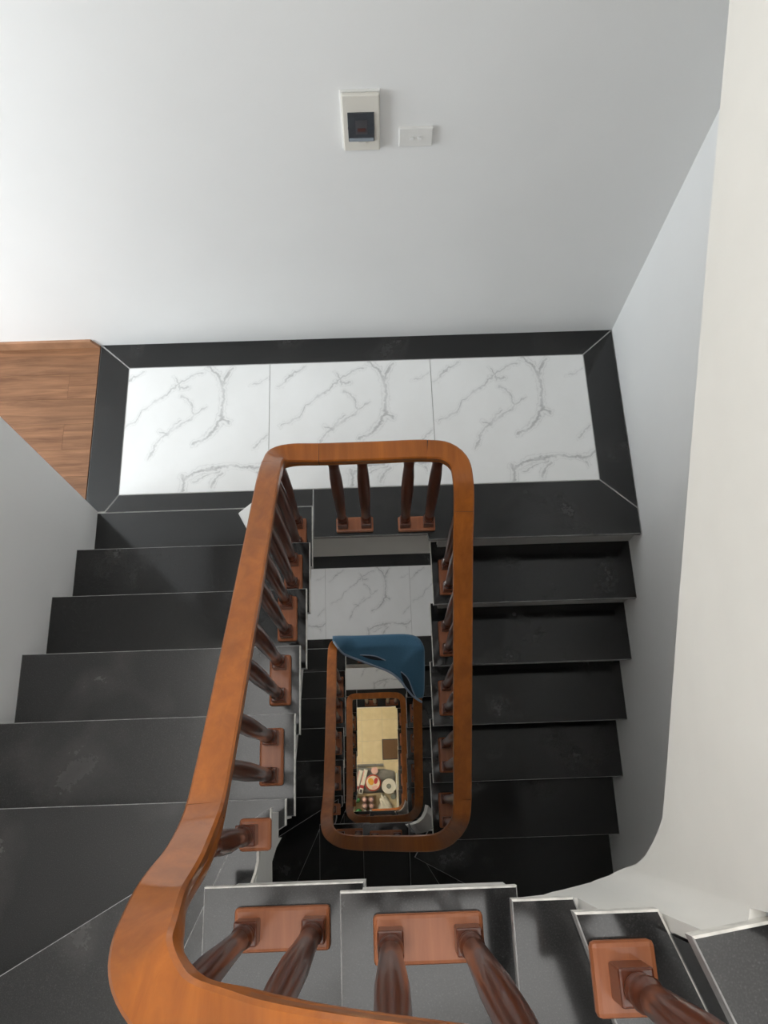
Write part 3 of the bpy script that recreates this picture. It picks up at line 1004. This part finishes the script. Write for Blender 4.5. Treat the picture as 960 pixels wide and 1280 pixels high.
# ------------------------------------------------------------------ blue cloth over the corner of the railing below
def cloth():
    z0, dx = -S, -.026
    root = empty('blue_cloth', (.05, 1.0, z0 + .76))
    tag(root, 'blue cloth draped over the railing corner one storey below', 'cloth')
    # outer edge runs along the rails, free edge hangs across the well corner
    zr = lambda y: zR(y, z0) + .018
    outer = [(-.345, 1.075, -2.590), (-.30, 1.081, -2.614), (-.22, 1.083, -2.632), (-.10, 1.084, -2.636), (.08, 1.086, -2.636), (.19, 1.082, -2.636), (.262, 1.060, -2.638), (.300, .99, zr(.99)), (.304, .90, zr(.90)), (.303, .80, zr(.80)), (.298, .655, zr(.655))]
    crest = [(-.342, 1.048, -2.562), (-.305, 1.012, -2.565), (-.22, 1.005, -2.630), (-.10, 1.004, -2.634), (.08, 1.004, -2.634), (.15, 1.002, -2.634), (.195, .985, -2.636), (.215, .95, zr(.95)), (.216, .88, zr(.88)), (.217, .79, zr(.79)), (.240, .65, zr(.65))]
    free = [(-.336, 1.035, -2.552), (-.303, .985, -2.546), (-.274, .958, -2.615), (-.17, .920, -2.68), (-.05, .875, -2.70), (.05, .835, -2.72), (.12, .785, -2.75), (.17, .725, -2.79), (.225, .665, -2.84), (.288, .625, -2.875)]
    O = catmull(outer, .03); F = catmull(free, .03); K = catmull(crest, .03)
    n = 40
    def samp(L, t):
        f = t * (len(L) - 1); i = min(int(f), len(L) - 2); return L[i].lerp(L[i + 1], f - i)
    m = 16
    def surf(t, s):
        a = samp(O, t); b = samp(F, t); c = samp(K, t)
        if s < .4:
            p = a.lerp(c, s / .4)
            p.z += .004 * math.sin(math.pi * s / .4)
        else:
            q = (s - .4) / .6
            p = c.lerp(b, q)
            p.z += -.010 * math.sin(math.pi * q) * min(1, (b - c).length / .2) + .005 * math.sin(13 * t + 4 * q) * q
        return p
    bm = bmesh.new()
    g = []
    for i in range(n + 1):
        t = i / n
        row = []
        for s in (-2, -1):     # overhang outside the rail
            a = samp(O, t); b = samp(F, t)
            out = (a - b); out.z = 0
            out = out.normalized() if out.length > 1e-4 else Vector((0, 1, 0))
            row.append(bm.verts.new(a + out * (.012 if s == -1 else .016) + Vector((0, 0, -.02 if s == -1 else -.07))))
        for j in range(m + 1):
            row.append(bm.verts.new(surf(t, j / m)))
        g.append(row)
    for i in range(n):
        for j in range(len(g[0]) - 1):
            bm.faces.new((g[i][j], g[i][j + 1], g[i + 1][j + 1], g[i + 1][j]))
    o = obj_from_bm('cloth_sheet', bm, 'blue_cloth', None, smooth=True, loc=Vector((.05, 1.0, z0 + .76)))
    md = o.modifiers.new('thick', 'SOLIDIFY'); md.thickness = .006; md.offset = -1
    child_local(o, root)
    # piping along the free hem
    def tube(name, pts, rad, mat):
        bm = bmesh.new(); rings = []
        for i, p in enumerate(pts):
            a = pts[max(0, i - 1)]; b = pts[min(len(pts) - 1, i + 1)]
            t = (b - a).normalized(); s = t.cross(Vector((0, 0, 1))).normalized(); u = s.cross(t)
            rings.append([bm.verts.new(p + s * rad * math.cos(k * math.pi / 3) + u * rad * math.sin(k * math.pi / 3)) for k in range(6)])
        for i in range(len(rings) - 1):
            for k in range(6):
                bm.faces.new((rings[i][k], rings[i][(k + 1) % 6], rings[i + 1][(k + 1) % 6], rings[i + 1][k]))
        bm.faces.new(rings[0]); bm.faces.new(rings[-1][::-1])
        child_local(obj_from_bm(name, bm, mat, None, smooth=True), root)
    tube('hem', [surf(i / 60, 1.0) for i in range(61)], .008, 'piping')
    # two dark strips above the hem, painting the shade inside slit openings
    for t0, t1, s0, wd in ((.30, .52, .80, .016), (.70, .95, .84, .026)):
        bm = bmesh.new(); L = []
        for i in range(13):
            q = i / 12; t = t0 + (t1 - t0) * q
            ds = wd * math.sin(math.pi * q) / max(.05, (samp(O, t) - samp(F, t)).length)
            a = surf(t, s0 - ds) + Vector((0, 0, .004)); b = surf(t, s0 + ds) + Vector((0, 0, .004))
            L.append((bm.verts.new(a), bm.verts.new(b + Vector((0, 0, .0005)))))
        for i in range(12):
            bm.faces.new((L[i][0], L[i][1], L[i + 1][1], L[i + 1][0]))
        bmesh.ops.remove_doubles(bm, verts=bm.verts, dist=1e-5)
        sl_ = obj_from_bm('slit_shade', bm, 'pocket_shadow')
        mdx = sl_.modifiers.new('thick', 'SOLIDIFY'); mdx.thickness = .002
        child_local(sl_, root)
        tube('slit_seam', [surf(t0 + (t1 - t0) * i / 12, s0 - wd * math.sin(math.pi * i / 12) / max(.05, (samp(O, t0 + (t1 - t0) * i / 12) - samp(F, t0 + (t1 - t0) * i / 12)).length)) + Vector((0, 0, .005)) for i in range(13)], .004, 'piping')
cloth()

# ------------------------------------------------------------------ ground floor
gf = structure(obj_from_bm('floor', box_bm(XL, XR, YNEAR, YF, GROUND - .1, GROUND - .006), 'grout'), 'cream tiled ground floor at the bottom of the stair well')
ts = .30
ix = 0
y = YF
while y > -.9:
    x = -.62
    while x < .5:
        o = obj_from_bm('floor_tile', box_bm(x + .0015, min(x + ts, .6) - .0015, y - ts + .0015, y - .0015, GROUND - .006, GROUND), 'cream_tile', None, loc=Vector((x, y, GROUND)))
        child_local(o, gf)
        x += ts
    y -= ts
G = GROUND
# door mat
m_ = empty('door_mat', (.10, .61, G)); tag(m_, 'brown doormat on the cream floor at the bottom of the well', 'doormat')
box('mat_pile', -.018, .23, .475, .742, G, G + .012, 'door_mat', m_, .004)
bmx = bmesh.new()
for b in ((-.030, -.018, .463, .754), (.23, .242, .463, .754), (-.018, .23, .463, .475), (-.018, .23, .742, .754)):
    box_bm(*b, G, G + .008, bm=bmx)
child_local(obj_from_bm('mat_border', bmx, 'print_dark'), m_)
# grey folded sheet
bm = bmesh.new(); gr = []
for i in range(15):
    row = []
    for j in range(11):
        u, v_ = i / 14, j / 10
        x = -.46 + .60 * u; yy = .352 - .335 * v_ + .018 * math.sin(7 * u) * (1 - v_)
        if u > .75:
            yy -= (u - .75) * .25 * (1 - v_)
        row.append(bm.verts.new((x, yy, G + .020 + .005 * math.sin(9 * u + 5 * v_) + .004 * math.sin(17 * v_))))
    gr.append(row)
for i in range(14):
    for j in range(10):
        bm.faces.new((gr[i][j], gr[i][j + 1], gr[i + 1][j + 1], gr[i + 1][j]))
o = obj_from_bm('grey_sheet', bm, 'grey_sheet', None, smooth=True)
o.modifiers.new('thick', 'SOLIDIFY').thickness = .008
tag(o, 'crumpled grey sheet spread under the tub and roll on the cream floor', 'sheet')
# grey rail-like batten behind
o = box('grey_batten', -.40, -.02, .376, .412, G, G + .045, 'grey_sheet', None, .006)
tag(o, 'grey batten lying along the edge of the grey sheet', 'batten')

def lathe(name, prof, loc, mat, parent=None, n=24):
    bm = bmesh.new(); rings = []
    for r, z in prof:
        rings.append([bm.verts.new((r * math.cos(2 * math.pi * k / n), r * math.sin(2 * math.pi * k / n), z)) for k in range(n)])
    for i in range(len(rings) - 1):
        for k in range(n):
            bm.faces.new((rings[i][k], rings[i][(k + 1) % n], rings[i + 1][(k + 1) % n], rings[i + 1][k]))
    bm.faces.new(rings[0][::-1]); bm.faces.new(rings[-1])
    o = obj_from_bm(name, bm, mat, None, smooth=True)
    o.data.set_sharp_from_angle(angle=math.radians(40))
    o.location = loc
    return child_local(o, parent) if parent is not None else o
def disc_piece(name, cx, cy, z, rx, ry, rot, mat, parent, n=14):
    bm = bmesh.new()
    a = []; b = []
    for k in range(n):
        t = 2 * math.pi * k / n
        x, y = rx * math.cos(t), ry * math.sin(t)
        X, Y = x * math.cos(rot) - y * math.sin(rot), x * math.sin(rot) + y * math.cos(rot)
        a.append(bm.verts.new((X, Y, 0))); b.append(bm.verts.new((X, Y, .003)))
    bm.faces.new(a[::-1]); bm.faces.new(b)
    for k in range(n):
        bm.faces.new((a[k], a[(k + 1) % n], b[(k + 1) % n], b[k]))
    o = obj_from_bm(name, bm, mat); o.location = (cx, cy, z)
    return child_local(o, parent)
# tub with printed lid
zt = G + .0255
tub = empty('food_tub', (-.175, .150, zt)); tag(tub, 'round red-rimmed tub with a printed lid on the grey sheet', 'tub')
lathe('tub_body', [(.085, 0), (.098, .16)], (-.175, .150, zt), 'white_plastic', tub)
lid = lathe('lid', [(.112, .155), (.112, .172), (.104, .176)], (-.175, .150, zt), 'lid_red', tub)
disc_piece('lid_label', -.175, .150, zt + .1755, .095, .095, 0, 'lid_print', lid, 24)
disc_piece('label_print', -.205, .168, zt + .178, .040, .050, .4, 'print_orange', lid)
disc_piece('label_print', -.135, .175, zt + .178, .026, .044, -.3, 'print_red', lid)
disc_piece('label_print', -.150, .09, zt + .178, .045, .022, .2, 'print_pink', lid)
# roll
rl = empty('white_roll', (.048, .098, zt)); tag(rl, 'white roll with a grey core on the grey sheet beside the tub', 'roll')
lathe('wrapping', [(.104, 0), (.104, .12), (.034, .122)], (.048, .098, zt), 'white_plastic', rl)
lathe('core', [(.033, .05), (.034, .126), (.026, .126)], (.048, .098, zt), 'reel_grey', rl)
# pink bag end behind tub
o = lathe('pink_bowl', [(.030, 0), (.048, .05), (.050, .056)], (-.150, .318, zt), 'print_pink'); tag(o, 'pink bowl half hidden behind the red-rimmed tub', 'bowl')
# cartons of milk, leaning
for i, (x0, y0, ang, lab) in enumerate(((-.392, .165, -.30, 'white printed carton lying outermost beside the tub'), (-.318, .172, -.26, 'white printed carton lying next to the tub'))):
    c = empty('drink_carton', (x0, y0, zt)); tag(c, lab, 'carton')
    c.rotation_euler = (0, 0, ang)
    for nm, b, mt in (('carton_body', (-.028, .028, -.17, .17, 0, .09), 'white_plastic'), ('red_band', (-.0285, .0285, -.09, -.05, .001, .0915), 'print_red'), ('dark_print', (-.018, .018, -.155, -.11, .089, .092), 'print_dark'), ('side_stripe', (-.0285, -.012, -.02, .15, .088, .0915), 'print_pink')):
        q = obj_from_bm(nm, box_bm(*b, .002 if nm == 'carton_body' else 0), mt)
        q.parent = c
# cardboard tray
tr = empty('cardboard_tray', (-.30, -.17, G)); tag(tr, 'brown cardboard tray holding bottles on the cream floor', 'tray')
for b in ((-.455, -.135, -.325, -.015, G, G + .012), (-.455, -.445, -.325, -.015, G + .012, G + .10), (-.145, -.135, -.325, -.015, G + .012, G + .10), (-.445, -.145, -.325, -.315, G + .012, G + .10), (-.445, -.145, -.025, -.015, G + .012, G + .10)):
    box('side' if b[5] > G + .05 else 'bottom', *b, 'carton', tr)
def bottle(x, y, r, h, mat, label, cap):
    t = empty('bottle', (x, y, G + .0125)); tag(t, label, 'bottle', 'bottles in the cardboard tray')
    lathe('bottle_body', [(r * .9, 0), (r, .01), (r, h * .62), (r * .75, h * .78), (r * .45, h * .9), (r * .45, h)], (x, y, G + .0125), mat, t, 16)
    lathe('cap', [(r * .55, h * .985), (r * .55, h * 1.04), (r * .45, h * 1.05)], (x, y, G + .0125), cap, t, 12)
bottle(-.402, -.075, .038, .24, 'bottle_green', 'slim green bottle in the cardboard tray corner by the cartons', 'bottle_green')
bottle(-.390, -.235, .050, .22, 'bottle_green', 'wide green bottle in the cardboard tray beside the clear bottles', 'bottle_green')
for x, y in ((-.303, -.072), (-.208, -.072), (-.303, -.156), (-.208, -.156)):
    bottle(x, y, .041, .21, 'bottle_pink', 'pink-capped bottle of a group of four in the cardboard tray', 'print_pink')
for x, y in ((-.300, -.228), (-.222, -.228), (-.300, -.2855), (-.222, -.2855)):
    bottle(x, y, .028, .20, 'bottle_clear', 'clear bottle of a group of four in the cardboard tray', 'white_plastic')
# crumpled white plastic bag
bm = bmesh.new()
bmesh.ops.create_icosphere(bm, subdivisions=4, radius=1)
rg = random.Random(8)
ph = [(rg.uniform(2, 6), rg.uniform(2, 6), rg.uniform(0, 6)) for _ in range(7)]
for v_ in bm.verts:
    p = v_.co.copy()
    k = 1 + sum(.055 * math.sin(a * p.x * 1.6 + b * p.y * 1.6 + c + 2 * p.z) for a, b, c in ph)
    x, y, z = p.x * k, p.y * k, max(-.6, p.z * k)
    taper = 1.0 - .32 * y
    v_.co = (x * .085 * taper - .03 * y, y * .155, (z + .6) * .085)
o = obj_from_bm('plastic_bag', bm, 'bag_plastic', None, smooth=True)
o.location = (-.012, -.155, G)
tag(o, 'crumpled white plastic bag beside the bottles on the cream floor', 'bag')
o = lathe('grey_bucket', [(.030, 0), (.036, .14), (.038, .145), (.03, .145)], (.108, -.045, G), 'reel_grey'); tag(o, 'small grey bucket behind the white plastic bag', 'bucket')
# white panel standing on edge at the right
o = box('foam_board', .1535, .1695, -.31, .27, G, G + .22, 'white_plastic', None, .003); tag(o, 'narrow white board standing on edge beside the plastic bag', 'board')
# wooden plank in front
o = box('wooden_plank', -.46, .17, -.375, -.338, G, G + .06, 'plank_wood', None, .003); tag(o, 'brown wooden plank lying in front of the bottle tray', 'plank')

# fluorescent batten on the left wall of the ground floor
lamp = empty('tube_lamp', (XL, .75, -7.15)); tag(lamp, 'fluorescent tube lamp on the left wall above the cream floor', 'lamp')
box('housing', XL - .001, XL + .035, .25, 1.25, -7.18, -7.12, 'lamp_body', lamp, .003)
em, nt, b = new_mat('tube_glow')
b.inputs['Emission Color'].default_value = (1, .87, .62, 1)
b.inputs['Emission Strength'].default_value = 48
MATS['tube_glow'] = em
tb = lathe('tube', [(.016, -.47), (.016, .47)], (0, 0, 0), 'tube_glow', None, 12)
tb.rotation_euler = (math.pi / 2, 0, 0)
tb.location = (XL + .055, .75, -7.15)
child_local(tb, lamp)
for yy in (.265, 1.235):
    box('end_cap', XL + .030, XL + .074, yy - .014, yy + .014, -7.17, -7.13, 'lamp_body', lamp, .002)
